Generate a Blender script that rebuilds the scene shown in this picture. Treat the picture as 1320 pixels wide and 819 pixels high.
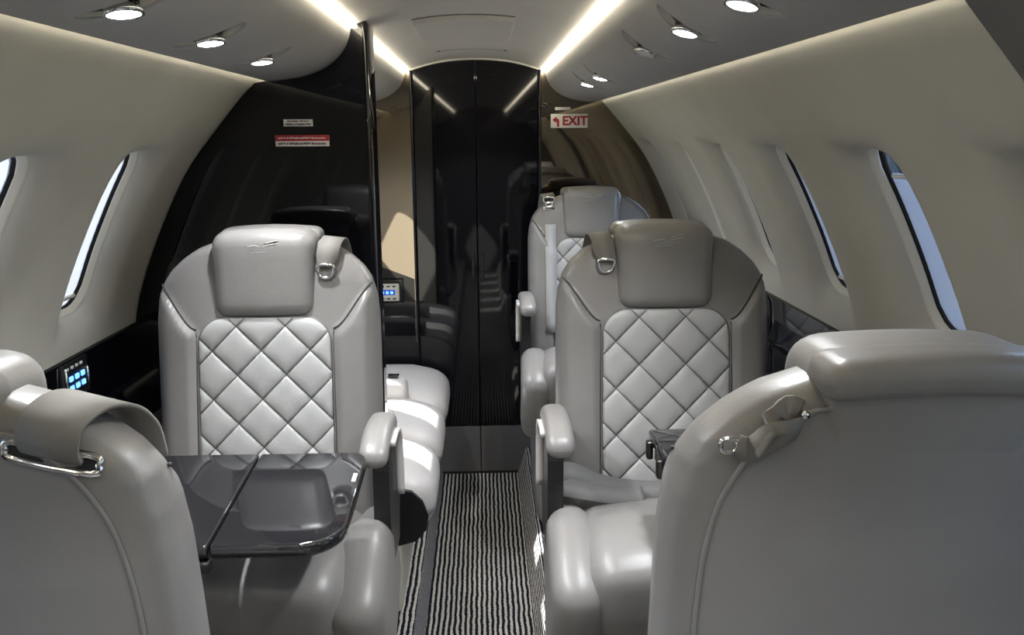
import bpy, bmesh, math, random
from mathutils import Vector, Matrix
random.seed(7)
for o in list(bpy.data.objects): bpy.data.objects.remove(o, do_unlink=True)
SC = bpy.context.scene
COL = SC.collection

# ------------------------------------------------------------------ camera
FPX = 1100.0
H = 1.46
PITCH = math.atan((409.5 - 175.0) / FPX)
YAW = math.atan((660.0 - 625.0) / FPX / math.cos(PITCH))
ROLL = math.radians(0.4)
cd = bpy.data.cameras.new('camera')
cd.sensor_fit = 'HORIZONTAL'; cd.sensor_width = 36.0
cd.lens = FPX / 1320.0 * 36.0
cd.clip_start = 0.02
cam = bpy.data.objects.new('camera', cd); COL.objects.link(cam)
fw = Vector((math.sin(YAW) * math.cos(PITCH), math.cos(YAW) * math.cos(PITCH), -math.sin(PITCH)))
rt = Vector((math.cos(YAW), -math.sin(YAW), 0)); up = rt.cross(fw)
r2 = rt * math.cos(ROLL) - up * math.sin(ROLL); u2 = up * math.cos(ROLL) + rt * math.sin(ROLL)
M4 = Matrix((r2, u2, -fw)).transposed().to_4x4(); M4.translation = Vector((0.025, 0, H))
cam.matrix_world = M4
SC.camera = cam

# ------------------------------------------------------------------ world, sun, exposure
w = bpy.data.worlds.new('sky'); SC.world = w; w.use_nodes = True
nt = w.node_tree
bg = nt.nodes['Background']
tc = nt.nodes.new('ShaderNodeTexCoord'); sx = nt.nodes.new('ShaderNodeSeparateXYZ')
rp = nt.nodes.new('ShaderNodeValToRGB')
rp.color_ramp.elements[0].position = 0.46; rp.color_ramp.elements[0].color = (0.30, 0.33, 0.26, 1)
rp.color_ramp.elements[1].position = 0.52; rp.color_ramp.elements[1].color = (0.62, 0.78, 1.0, 1)
e = rp.color_ramp.elements.new(0.95); e.color = (0.22, 0.45, 0.95, 1)
mp = nt.nodes.new('ShaderNodeMapRange'); mp.inputs['From Min'].default_value = -1; mp.inputs['From Max'].default_value = 1
nt.links.new(tc.outputs['Generated'], sx.inputs[0]); nt.links.new(sx.outputs['Z'], mp.inputs['Value'])
nt.links.new(mp.outputs['Result'], rp.inputs['Fac']); nt.links.new(rp.outputs['Color'], bg.inputs['Color'])
bg.inputs['Strength'].default_value = 3.0

SUN_TO = Vector((-0.575, 0.34, 0.745)).normalized()      # towards the sun
sl = bpy.data.lights.new('sun', 'SUN'); sl.energy = 14.0; sl.angle = math.radians(0.6); sl.color = (1.0, 0.95, 0.88)
so = bpy.data.objects.new('sun', sl); COL.objects.link(so); so.location = (-4, 3, 5)
so.rotation_euler = SUN_TO.to_track_quat('Z', 'Y').to_euler()

vs = SC.view_settings
vs.view_transform = 'Standard'; vs.look = 'None'; vs.gamma = 1.0; vs.use_curve_mapping = False
vs.exposure = 1.1

STRIP_E = 8.0      # ceiling wash strips
COVE_E = 9.0       # cove behind the soffit edge
SPOT_W = 9.0       # each downlight

# ------------------------------------------------------------------ materials
MATS = {}
def nodes(name):
    m = bpy.data.materials.new(name); m.use_nodes = True
    MATS[name] = m
    return m, m.node_tree, m.node_tree.nodes['Principled BSDF']
def plain(name, col, rough=0.5, metal=0.0, coat=0.0, spec=0.5, trans=0.0):
    m, t, b = nodes(name)
    b.inputs['Base Color'].default_value = (*col, 1); b.inputs['Roughness'].default_value = rough
    b.inputs['Metallic'].default_value = metal; b.inputs['Coat Weight'].default_value = coat
    b.inputs['Coat Roughness'].default_value = 0.03
    b.inputs['Specular IOR Level'].default_value = spec
    b.inputs['Transmission Weight'].default_value = trans
    return m
def leather(name, c1, c2, rough=0.42, bump=0.15, scale=260, coat=0.0):
    m, t, b = nodes(name)
    tc = t.nodes.new('ShaderNodeTexCoord')
    n1 = t.nodes.new('ShaderNodeTexNoise'); n1.inputs['Scale'].default_value = 6; n1.inputs['Detail'].default_value = 5
    rp = t.nodes.new('ShaderNodeValToRGB')
    rp.color_ramp.elements[0].position = 0.3; rp.color_ramp.elements[0].color = (*c1, 1)
    rp.color_ramp.elements[1].position = 0.7; rp.color_ramp.elements[1].color = (*c2, 1)
    v = t.nodes.new('ShaderNodeTexVoronoi'); v.inputs['Scale'].default_value = scale
    n2 = t.nodes.new('ShaderNodeTexNoise'); n2.inputs['Scale'].default_value = 22; n2.inputs['Detail'].default_value = 3
    ad = t.nodes.new('ShaderNodeMath'); ad.operation = 'MULTIPLY_ADD'; ad.inputs[1].default_value = 0.25
    bm_ = t.nodes.new('ShaderNodeBump'); bm_.inputs['Strength'].default_value = bump; bm_.inputs['Distance'].default_value = 0.004
    for n in (n1, v, n2): t.links.new(tc.outputs['Object'], n.inputs['Vector'])
    t.links.new(n1.outputs['Fac'], rp.inputs['Fac']); t.links.new(rp.outputs['Color'], b.inputs['Base Color'])
    t.links.new(v.outputs['Distance'], ad.inputs[0]); t.links.new(n2.outputs['Fac'], ad.inputs[2])
    t.links.new(ad.outputs[0], bm_.inputs['Height']); t.links.new(bm_.outputs[0], b.inputs['Normal'])
    b.inputs['Roughness'].default_value = rough
    b.inputs['Coat Weight'].default_value = coat; b.inputs['Coat Roughness'].default_value = 0.25
    return m
leather('leather', (0.198, 0.188, 0.180), (0.232, 0.221, 0.212), 0.36, 0.12)
leather('leather_pale', (0.355, 0.355, 0.348), (0.40, 0.398, 0.388), 0.45, 0.12)
leather('leather_couch', (0.50, 0.475, 0.455), (0.55, 0.52, 0.50), 0.42, 0.12)
leather('wall_cover', (0.445, 0.430, 0.375), (0.49, 0.472, 0.412), 0.75, 0.10, 420)
leather('soffit_cover', (0.36, 0.352, 0.345), (0.39, 0.382, 0.374), 0.6, 0.04, 420)
leather('ceiling_cover', (0.47, 0.462, 0.452), (0.50, 0.492, 0.482), 0.6, 0.04, 420)
leather('webbing', (0.165, 0.154, 0.138), (0.215, 0.202, 0.182), 0.8, 0.12, 900)
leather('belt_grey', (0.10, 0.10, 0.10), (0.15, 0.148, 0.145), 0.7, 0.3, 600)
plain('cream', (0.66, 0.63, 0.54), 0.45)
plain('black_gloss', (0.004, 0.004, 0.006), 0.035, 0, 0.12, 0.38)
plain('black_satin', (0.010, 0.010, 0.011), 0.4)
plain('table_gloss', (0.014, 0.014, 0.016), 0.04, 0, 0.5, 0.6)
plain('bronze_mirror', (0.27, 0.225, 0.175), 0.02, 1.0)
plain('chrome', (0.75, 0.75, 0.76), 0.12, 1.0)
plain('dark_metal', (0.10, 0.095, 0.09), 0.3, 1.0)
plain('quilt_ground', (0.13, 0.128, 0.125), 0.6)
plain('seam', (0.05, 0.047, 0.045), 0.7)
plain('kick_panel', (0.15, 0.146, 0.148), 0.35)
plain('aft_dark', (0.03, 0.028, 0.026), 0.3)
plain('ground', (0.22, 0.24, 0.14), 0.9)
plain('sign_white', (0.80, 0.78, 0.74), 0.5)
plain('sign_red', (0.42, 0.015, 0.03), 0.5)
plain('print_dark', (0.05, 0.04, 0.05), 0.6)
plain('panel_cream', (0.66, 0.64, 0.56), 0.4)
plain('gap_black', (0.012, 0.012, 0.012), 0.6)  # flat black that paints in the dark of gaps and slots
# coloured glow, only for lamps and lit buttons
def glow(name, col, s):
    m, t, b = nodes(name)
    b.inputs['Base Color'].default_value = (*col, 1)
    b.inputs['Emission Color'].default_value = (*col, 1); b.inputs['Emission Strength'].default_value = s
    return m
glow('strip_glow', (1.0, 0.90, 0.68), STRIP_E)
glow('cove_glow', (1.0, 0.93, 0.76), COVE_E)
glow('lens_glow', (0.95, 0.97, 1.0), 14)
glow('blue_glow', (0.10, 0.32, 1.0), 1.6)
glow('screen_glow', (0.012, 0.03, 0.22), 0.8)
# window pane: thin clear plastic
def pane_mat():
    m, t, b = nodes('pane')
    t.nodes.remove(b)
    out = t.nodes['Material Output']
    tr = t.nodes.new('ShaderNodeBsdfTransparent'); tr.inputs[0].default_value = (0.86, 0.92, 0.97, 1)
    gl = t.nodes.new('ShaderNodeBsdfGlossy'); gl.inputs['Roughness'].default_value = 0.02
    fr = t.nodes.new('ShaderNodeFresnel'); fr.inputs[0].default_value = 1.3
    mx = t.nodes.new('ShaderNodeMixShader')
    t.links.new(fr.outputs[0], mx.inputs[0]); t.links.new(tr.outputs[0], mx.inputs[1]); t.links.new(gl.outputs[0], mx.inputs[2])
    t.links.new(mx.outputs[0], out.inputs['Surface'])
pane_mat()
def shade_mat(name, col, tcol, k):
    m, t, b = nodes(name)
    t.nodes.remove(b)
    out = t.nodes['Material Output']
    d = t.nodes.new('ShaderNodeBsdfDiffuse'); d.inputs[0].default_value = (*col, 1)
    tl = t.nodes.new('ShaderNodeBsdfTranslucent'); tl.inputs[0].default_value = (*tcol, 1)
    mx = t.nodes.new('ShaderNodeMixShader'); mx.inputs[0].default_value = k
    t.links.new(d.outputs[0], mx.inputs[1]); t.links.new(tl.outputs[0], mx.inputs[2])
    t.links.new(mx.outputs[0], out.inputs['Surface'])
shade_mat('shade_cloth', (0.60, 0.60, 0.62), (0.27, 0.27, 0.295), 0.35)
# striped carpet: stripes along the cabin, wobbling, with pile noise
def carpet():
    m, t, b = nodes('carpet')
    g = t.nodes.new('ShaderNodeNewGeometry'); sp = t.nodes.new('ShaderNodeSeparateXYZ')
    t.links.new(g.outputs['Position'], sp.inputs[0])
    nz = t.nodes.new('ShaderNodeTexNoise'); nz.inputs['Scale'].default_value = 14; nz.inputs['Detail'].default_value = 2
    n2 = t.nodes.new('ShaderNodeTexNoise'); n2.inputs['Scale'].default_value = 170; n2.inputs['Detail'].default_value = 3
    t.links.new(g.outputs['Position'], nz.inputs['Vector']); t.links.new(g.outputs['Position'], n2.inputs['Vector'])
    def math_(op, a, b_=None, c=None):
        n = t.nodes.new('ShaderNodeMath'); n.operation = op
        for i, v in enumerate((a, b_, c)):
            if v is None: continue
            if isinstance(v, (int, float)): n.inputs[i].default_value = v
            else: t.links.new(v, n.inputs[i])
        return n.outputs[0]
    # across the steps the stripes follow X + Z
    xx = math_('ADD', sp.outputs['X'], sp.outputs['Z'])
    xx = math_('MULTIPLY_ADD', nz.outputs['Fac'], 0.010, xx)
    xx = math_('MULTIPLY_ADD', n2.outputs['Fac'], 0.0085, xx)
    s = math_('SINE', math_('MULTIPLY', xx, 2 * math.pi / 0.0165))
    rp = t.nodes.new('ShaderNodeValToRGB')
    rp.color_ramp.elements[0].position = 0.47; rp.color_ramp.elements[0].color = (0.010, 0.010, 0.016, 1)
    rp.color_ramp.elements[1].position = 0.60; rp.color_ramp.elements[1].color = (0.52, 0.49, 0.44, 1)
    t.links.new(math_('MULTIPLY_ADD', s, 0.5, 0.5), rp.inputs['Fac'])
    t.links.new(rp.outputs['Color'], b.inputs['Base Color'])
    bp = t.nodes.new('ShaderNodeBump'); bp.inputs['Strength'].default_value = 0.6; bp.inputs['Distance'].default_value = 0.004
    t.links.new(math_('MULTIPLY_ADD', n2.outputs['Fac'], 0.8, s), bp.inputs['Height'])
    t.links.new(bp.outputs[0], b.inputs['Normal'])
    b.inputs['Roughness'].default_value = 0.95; b.inputs['Specular IOR Level'].default_value = 0.1
carpet()
def fleck():
    m, t, b = nodes('carpet_edge')
    n2 = t.nodes.new('ShaderNodeTexNoise'); n2.inputs['Scale'].default_value = 420; n2.inputs['Detail'].default_value = 3
    g = t.nodes.new('ShaderNodeNewGeometry'); t.links.new(g.outputs['Position'], n2.inputs['Vector'])
    rp = t.nodes.new('ShaderNodeValToRGB')
    rp.color_ramp.elements[0].position = 0.42; rp.color_ramp.elements[0].color = (0.02, 0.02, 0.03, 1)
    rp.color_ramp.elements[1].position = 0.60; rp.color_ramp.elements[1].color = (0.30, 0.29, 0.29, 1)
    t.links.new(n2.outputs['Fac'], rp.inputs['Fac']); t.links.new(rp.outputs['Color'], b.inputs['Base Color'])
    b.inputs['Roughness'].default_value = 0.95
fleck()

# ------------------------------------------------------------------ mesh helpers
def mesh_data(name, verts, faces, mat, smooth=True, weld=False):
    me = bpy.data.meshes.new(name)
    bm = bmesh.new()
    vv = [bm.verts.new(v) for v in verts]
    for f in faces:
        try: bm.faces.new([vv[i] for i in f])
        except ValueError: pass
    if weld: bmesh.ops.remove_doubles(bm, verts=bm.verts, dist=1e-5)
    bmesh.ops.recalc_face_normals(bm, faces=bm.faces)
    bm.to_mesh(me); bm.free()
    for p in me.polygons: p.use_smooth = smooth
    if mat: me.materials.append(MATS[mat])
    return me
def link(name, me, parent=None):
    o = bpy.data.objects.new(name, me); COL.objects.link(o)
    if parent is not None: o.parent = parent
    return o
def obj(name, verts, faces, mat, parent=None, smooth=True, weld=False):
    return link(name, mesh_data(name, verts, faces, mat, smooth, weld), parent)
def tag(o, label, cat, group=None):
    o['label'] = label; o['category'] = cat
    if group: o['group'] = group
    return o
def struct(o, label=None):
    o['kind'] = 'structure'
    if label: o['label'] = label
    return o
def empty(name, loc=(0, 0, 0), rz=0.0):
    o = bpy.data.objects.new(name, None); COL.objects.link(o)
    o.empty_display_size = 0.05
    o.location = loc; o.rotation_euler = (0, 0, rz)
    return o

def rbox(c, s, r, n=8, deform=None):
    """rounded box: centre, full sizes, corner radius, n cells per edge -> verts, faces"""
    V, F, idx = [], [], {}
    hs = [x / 2 for x in s]; r = min(r, min(hs) * 0.999)
    inner = [h - r for h in hs]
    # non-uniform sampling: cluster samples in the rounded zones
    def samp(h, rr):
        k = max(2, n // 3)
        a = [-h + rr * (1 - math.cos(math.pi / 2 * i / k)) for i in range(k)]
        m = max(1, n - 2 * k)
        b = [-h + rr + (2 * (h - rr)) * i / m for i in range(m + 1)]
        return a + b + [-x for x in reversed(a)]
    S = [samp(hs[i], r) for i in range(3)]
    def put(p):
        q = [max(-inner[i], min(inner[i], p[i])) for i in range(3)]
        d = Vector([p[i] - q[i] for i in range(3)])
        if d.length > 1e-9: d = d.normalized() * r
        v = [q[i] + d[i] + c[i] for i in range(3)]
        key = tuple(round(x, 6) for x in v)
        if key not in idx:
            idx[key] = len(V); V.append(tuple(deform(*v)) if deform else tuple(v))
        return idx[key]
    for ax in range(3):
        u, w_ = (ax + 1) % 3, (ax + 2) % 3
        for sg in (-1, 1):
            for i in range(len(S[u]) - 1):
                for j in range(len(S[w_]) - 1):
                    q = []
                    for (a, b) in ((i, j), (i + 1, j), (i + 1, j + 1), (i, j + 1)):
                        p = [0, 0, 0]; p[ax] = sg * hs[ax]; p[u] = S[u][a]; p[w_] = S[w_][b]
                        k = put(p)
                        if k not in q: q.append(k)
                    if len(q) >= 3: F.append(q)
    return V, F
def tube(pts, r, seg=6, closed=False):
    pts = [Vector(p) for p in pts]; n = len(pts); V, F = [], []
    prev = None
    for i, p in enumerate(pts):
        if closed: t = pts[(i + 1) % n] - pts[i - 1]
        else: t = pts[min(i + 1, n - 1)] - pts[max(i - 1, 0)]
        if t.length < 1e-9: t = Vector((0, 0, 1))
        t.normalize()
        a = prev - t * prev.dot(t) if prev is not None else t.orthogonal()
        if a.length < 1e-6: a = t.orthogonal()
        a.normalize(); prev = a; b = t.cross(a)
        rr = r[i] if isinstance(r, (list, tuple)) else r
        for k in range(seg):
            an = 2 * math.pi * k / seg
            V.append(tuple(p + a * math.cos(an) * rr + b * math.sin(an) * rr))
    m = n if closed else n - 1
    for i in range(m):
        for k in range(seg):
            F.append([i * seg + k, i * seg + (k + 1) % seg, ((i + 1) % n) * seg + (k + 1) % seg, ((i + 1) % n) * seg + k])
    if not closed:
        F.append(list(range(seg))); F.append([(n - 1) * seg + k for k in range(seg)])
    return V, F
def join(*parts):
    V, F = [], []
    for (v, f) in parts:
        o = len(V); V += list(v); F += [[i + o for i in q] for q in f]
    return V, F
def ribbon(pts, wdirs, width, th=0.003):
    """flat strap along pts; wdirs = width direction at each point"""
    pts = [Vector(p) for p in pts]; V, F = [], []
    n = len(pts)
    for i, p in enumerate(pts):
        t = (pts[min(i + 1, n - 1)] - pts[max(i - 1, 0)]).normalized()
        wv = Vector(wdirs[i] if isinstance(wdirs, list) else wdirs); wv = (wv - t * wv.dot(t)).normalized()
        nn = t.cross(wv)
        ww = width[i] if isinstance(width, list) else width
        for a, b in ((-1, -1), (1, -1), (1, 1), (-1, 1)):
            V.append(tuple(p + wv * a * ww / 2 + nn * b * th / 2))
    for i in range(n - 1):
        for k in range(4):
            F.append([i * 4 + k, i * 4 + (k + 1) % 4, i * 4 + 4 + (k + 1) % 4, i * 4 + 4 + k])
    F.append([0, 1, 2, 3]); F.append([(n - 1) * 4 + k for k in range(4)])
    return V, F
def crom(P, k=6, closed=False):
    P = [Vector(p) for p in P]; out = []
    n = len(P)
    rng = range(n) if closed else range(n - 1)
    for i in rng:
        if closed: p0, p1, p2, p3 = P[i - 1], P[i], P[(i + 1) % n], P[(i + 2) % n]
        else: p0, p1, p2, p3 = P[max(i - 1, 0)], P[i], P[i + 1], P[min(i + 2, n - 1)]
        for j in range(k):
            t = j / k
            out.append(0.5 * ((2 * p1) + (p2 - p0) * t + (2 * p0 - 5 * p1 + 4 * p2 - p3) * t * t + (3 * p1 - p0 - 3 * p2 + p3) * t ** 3))
    if not closed: out.append(P[-1])
    return out
def extrude_profile(prof, y0, y1, ny=1, mirror=1, closed=False, cap=False):
    """prof = [(x,z)], along Y"""
    V, F = [], []; n = len(prof)
    for j in range(ny + 1):
        y = y0 + (y1 - y0) * j / ny
        for (x, z) in prof: V.append((x * mirror, y, z))
    for j in range(ny):
        for i in range(n if closed else n - 1):
            F.append([j * n + i, j * n + (i + 1) % n, (j + 1) * n + (i + 1) % n, (j + 1) * n + i])
    if cap:
        F.append(list(range(n))); F.append([ny * n + i for i in range(n)])
    return V, F
def prism_y(poly, y0, y1):
    """polygon [(x,z)] extruded along Y, capped"""
    return extrude_profile(poly, y0, y1, 1, 1, True, True)
def box(x0, x1, y0, y1, z0, z1):
    V = [(x, y, z) for z in (z0, z1) for y in (y0, y1) for x in (x0, x1)]
    return V, [[0, 1, 3, 2], [4, 5, 7, 6], [0, 1, 5, 4], [2, 3, 7, 6], [0, 2, 6, 4], [1, 3, 7, 5]]
def bevel_mod(o, wd, seg=2):
    m = o.modifiers.new('bevel', 'BEVEL'); m.width = wd; m.segments = seg; m.limit_method = 'ANGLE'
    return o
def interp(tab, x):
    if x <= tab[0][0]: return tab[0][1]
    for (a, b), (c, d) in zip(tab, tab[1:]):
        if x <= c: return b + (d - b) * (x - a) / (c - a)
    return tab[-1][1]
def sstep(a, b, x):
    t = max(0.0, min(1.0, (x - a) / (b - a))); return t * t * (3 - 2 * t)

# ------------------------------------------------------------------ the shell
Y_AFT, Y_FWD = -2.3, 3.55
WALL = [(0.41, 1.690), (0.470, 1.640), (0.518, 1.588), (0.595, 1.500), (0.689, 1.383), (0.768, 1.234), (0.820, 1.110),
        (0.846, 1.020), (0.858, 0.940), (0.862, 0.850), (0.855, 0.700), (0.835, 0.520), (0.79, 0.30), (0.735, 0.115)]
WP = crom([(x, 0, z) for x, z in WALL], 8)
WS = [0.0]
for a, b in zip(WP, WP[1:]): WS.append(WS[-1] + (b - a).length)
def wall_at(s):
    s = max(0, min(WS[-1], s))
    for i in range(len(WS) - 1):
        if s <= WS[i + 1]:
            t = (s - WS[i]) / (WS[i + 1] - WS[i]); p = WP[i].lerp(WP[i + 1], t)
            d = (WP[min(i + 2, len(WP) - 1)] - WP[max(i - 1, 0)]).normalized()
            return p.x, p.z, -d.z, d.x      # outward normal (nx, nz)
def s_of_z(z):
    for i in range(len(WP) - 1):
        if WP[i].z >= z >= WP[i + 1].z:
            return WS[i] + (WS[i + 1] - WS[i]) * (WP[i].z - z) / (WP[i].z - WP[i + 1].z)
S_TOP, S_BOT = 0.0, WS[-1]
S_W = (s_of_z(1.415) + s_of_z(1.08)) / 2; HS = (s_of_z(1.08) - s_of_z(1.415)) / 2
HW = 0.082
PITCH_W = 0.455
def win_outline(hw, hs, r, n):
    """rounded rectangle, 4n points, starting at corner (-,-), equal count per side"""
    P = []
    L = []
    # per side param: edge from one diagonal corner point to the next
    corners = [(-1, -1), (1, -1), (1, 1), (-1, 1)]
    for k in range(4):
        (ax, ay), (bx, by) = corners[k], corners[(k + 1) % 4]
        # path: half arc, straight, half arc
        pts = []
        def arc(cx_, cy_, a0, a1, m):
            return [(cx_ + r * math.cos(a0 + (a1 - a0) * i / m), cy_ + r * math.sin(a0 + (a1 - a0) * i / m)) for i in range(m + 1)]
        base = {0: -math.pi / 2, 1: 0, 2: math.pi / 2, 3: math.pi}[k]
        c0 = (ax * (hw - r), ay * (hs - r)); c1 = (bx * (hw - r), by * (hs - r))
        path = arc(*c0, base - math.pi / 4, base, 8) + arc(*c1, base, base + math.pi / 4, 8)
        d = [0]
        for p, q in zip(path, path[1:]): d.append(d[-1] + math.dist(p, q))
        for i in range(n):
            t = d[-1] * i / n
            for j in range(len(d) - 1):
                if t <= d[j + 1] + 1e-12:
                    u = (t - d[j]) / max(1e-9, d[j + 1] - d[j])
                    P.append((path[j][0] + (path[j + 1][0] - path[j][0]) * u, path[j][1] + (path[j + 1][1] - path[j][1]) * u)); break
    return P
NS = 12
def rect_outline(hw, hs, n):
    P = []
    cs = [(-hw, -hs), (hw, -hs), (hw, hs), (-hw, hs)]
    for k in range(4):
        a, b = cs[k], cs[(k + 1) % 4]
        for i in range(n): P.append((a[0] + (b[0] - a[0]) * i / n, a[1] + (b[1] - a[1]) * i / n))
    return P
def wpt(side, y, s, depth=0.0):
    x, z, nx, nz = wall_at(s)
    return ((x + nx * depth) * side, y, z + nz * depth)
def sidewall(side, centres, name):
    V, F = [], []
    CS = 0.265          # half height of a window cell in s
    def grid(y0, y1, s0, s1, ny, ns):
        o = len(V)
        for j in range(ns + 1):
            for i in range(ny + 1): V.append(wpt(side, y0 + (y1 - y0) * i / ny, s0 + (s1 - s0) * j / ns))
        for j in range(ns):
            for i in range(ny):
                a = o + j * (ny + 1) + i; F.append([a, a + 1, a + ny + 2, a + ny + 1])
    # split along Y into window cells and plain cells
    ys = [Y_AFT]
    cells = []
    cw = 0.16
    for c in sorted(centres):
        if c - cw > ys[-1] + 1e-6: cells.append((ys[-1], c - cw, None))
        cells.append((c - cw, c + cw, c)); ys.append(c + cw)
    if ys[-1] < Y_FWD: cells.append((ys[-1], Y_FWD, None))
    for (y0, y1, c) in cells:
        grid(y0, y1, S_TOP, S_W - CS, NS, 14)
        grid(y0, y1, S_W + CS, S_BOT, NS, 24)
        if c is None: grid(y0, y1, S_W - CS, S_W + CS, NS, NS); continue
        inner = win_outline(HW, HS, 0.062, NS); outer = rect_outline(cw, CS, NS)
        rings = []
        # soft flare: the wall dips outward towards the opening
        for t, dep in ((0, 0), (0.25, 0), (0.45, 0.0015), (0.62, 0.006), (0.78, 0.013), (0.90, 0.022), (0.97, 0.030), (1.0, 0.036)):
            rings.append([wpt(side, c + a[0] + (b[0] - a[0]) * t, S_W + a[1] + (b[1] - a[1]) * t, dep) for a, b in zip(outer, inner)])
        n = len(inner)
        for R_ in rings:
            V.extend(R_)
        o = len(V) - n * len(rings)
        for k in range(len(rings) - 1):
            for i in range(n): F.append([o + k * n + i, o + k * n + (i + 1) % n, o + (k + 1) * n + (i + 1) % n, o + (k + 1) * n + i])
    ob = obj(name, V, F, 'wall_cover', None, True, True)
    return struct(ob)
def window(num, side, c, shade, label):
    """reveal ring with gasket, pane and shade. shade = (s from, s to) as fractions of the height covered, or None"""
    def ring(spec, mat, name, parent):
        V, F = [], []; n = NS * 4
        for (inset, dep) in spec:
            for p in win_outline(HW - inset, HS - inset, 0.062 - inset * 0.6, NS): V.append(wpt(side, c + p[0], S_W + p[1], dep))
        for k in range(len(spec) - 1):
            for i in range(n): F.append([k * n + i, k * n + (i + 1) % n, (k + 1) * n + (i + 1) % n, (k + 1) * n + i])
        return obj(name, V, F, mat, parent)
    wn = ring([(-0.008, 0.036), (0.0, 0.0355), (0.003, 0.040), (0.007, 0.047), (0.009, 0.050), (-0.006, 0.053)], 'cream', 'window_%d' % num, None)
    struct(wn, label)
    ring([(-0.004, 0.053), (0.0105, 0.053), (0.0105, 0.066), (-0.004, 0.066)], 'gap_black', 'gap_ring', wn)  # black ring standing in for the dark gap around the window shade
    # pane
    V, F = [], []; n = NS * 4
    for k in range(7):
        f = k / 6
        for p in win_outline(HW + 0.001, HS + 0.001, 0.062, NS): V.append(wpt(side, c + p[0] * (1 - f * 0.999), S_W + p[1] * (1 - f * 0.999), 0.069))
    for k in range(6):
        for i in range(n): F.append([k * n + i, k * n + (i + 1) % n, (k + 1) * n + (i + 1) % n, (k + 1) * n + i])
    F.append([6 * n + i for i in range(n)])
    obj('pane', V, F, 'pane', wn)
    if shade:
        V, F = [], []
        a, b = shade; ny, ns = 4, 36
        for j in range(ns + 1):
            f = a + (b - a) * j / ns
            s = S_W - HS * 0.99 + 2 * HS * 0.99 * f
            # keep inside the rounded corners
            ee = max(0.0, abs(s - S_W) - (HS - 0.062)); hw = (HW - 0.062) + math.sqrt(max(0, 0.062 ** 2 - ee ** 2))
            hw = min(hw, HW) - 0.0085
            for i in range(ny + 1):
                V.append(wpt(side, c + hw * (2 * i / ny - 1), s, 0.0575 + (0.00015 if j % 2 else -0.00015)))
        for j in range(ns):
            for i in range(ny):
                q = j * (ny + 1) + i; F.append([q, q + 1, q + ny + 2, q + ny + 1])
        obj('shade', V, F, 'shade_cloth', wn, False)
        bar = []
        for i in range(7):
            hw = HW - 0.024
            s = S_W - HS * 0.99 + 2 * HS * 0.99 * (a if a > 0.02 else min(b, 0.93))
            bar.append(wpt(side, c + hw * (2 * i / 6 - 1), s, 0.056))
        v, f = tube(bar, 0.005, 6)
        obj('shade_rail', v, f, 'sign_white', wn)
    return wn

R_WIN = [1.45, 1.93, 2.40, 2.88, 3.37] + [1.45 - 0.47 * k for k in range(2, 8)]
L_WIN = [1.81, 1.36] + [1.36 - PITCH_W * k for k in range(1, 8)] + [2.46, 2.84, 3.22]
R_WIN.append(1.45 - 0.47)
sidewall(1, R_WIN, 'wall_right'); sidewall(-1, L_WIN, 'wall_left')
num = 1
for c in sorted(R_WIN, reverse=True):
    sh = (0.18, 0.995) if abs(c - 1.45) < 0.01 else (0.02, 0.97) if abs(c - 1.93) < 0.01 else None
    window(num, 1, c, sh, 'oval cabin window with cream reveal in the right side wall'); num += 1
for c in sorted(L_WIN, reverse=True):
    sh = (0.0, 0.985) if 0.7 < c < 2.2 else None
    window(num, -1, c, sh, 'oval cabin window with cream reveal in the left side wall'); num += 1

# fuselage skin outside the liner, so that daylight comes in only through the windows
def skin(side):
    V, F = [], []
    wins = sorted(R_WIN if side > 0 else L_WIN)
    ys = [Y_AFT - 0.1]
    D = 0.085
    segs = []
    for c in wins:
        segs += [(ys[-1], c - HW - 0.012, False), (c - HW - 0.012, c + HW + 0.012, True)]; ys.append(c + HW + 0.012)
    segs.append((ys[-1], Y_FWD + 0.1, False))
    def strip(y0, y1, s0, s1, n):
        o = len(V)
        for j in range(n + 1):
            s = s0 + (s1 - s0) * j / n
            V.append(wpt(side, y0, s, D)); V.append(wpt(side, y1, s, D))
        for j in range(n): F.append([o + 2 * j, o + 2 * j + 1, o + 2 * j + 3, o + 2 * j + 2])
    for y0, y1, wn in segs:
        if wn:
            strip(y0, y1, 0, S_W - HS - 0.012, 10); strip(y0, y1, S_W + HS + 0.012, S_BOT, 16)
        else: strip(y0, y1, 0, S_BOT, 36)
    return V, F
for sd, nm in ((1, 'trim_1'), (-1, 'trim_2')):
    v, f = skin(sd); struct(obj(nm, v, f, 'sign_white', None, True, True), 'outer skin behind the side wall')

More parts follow.
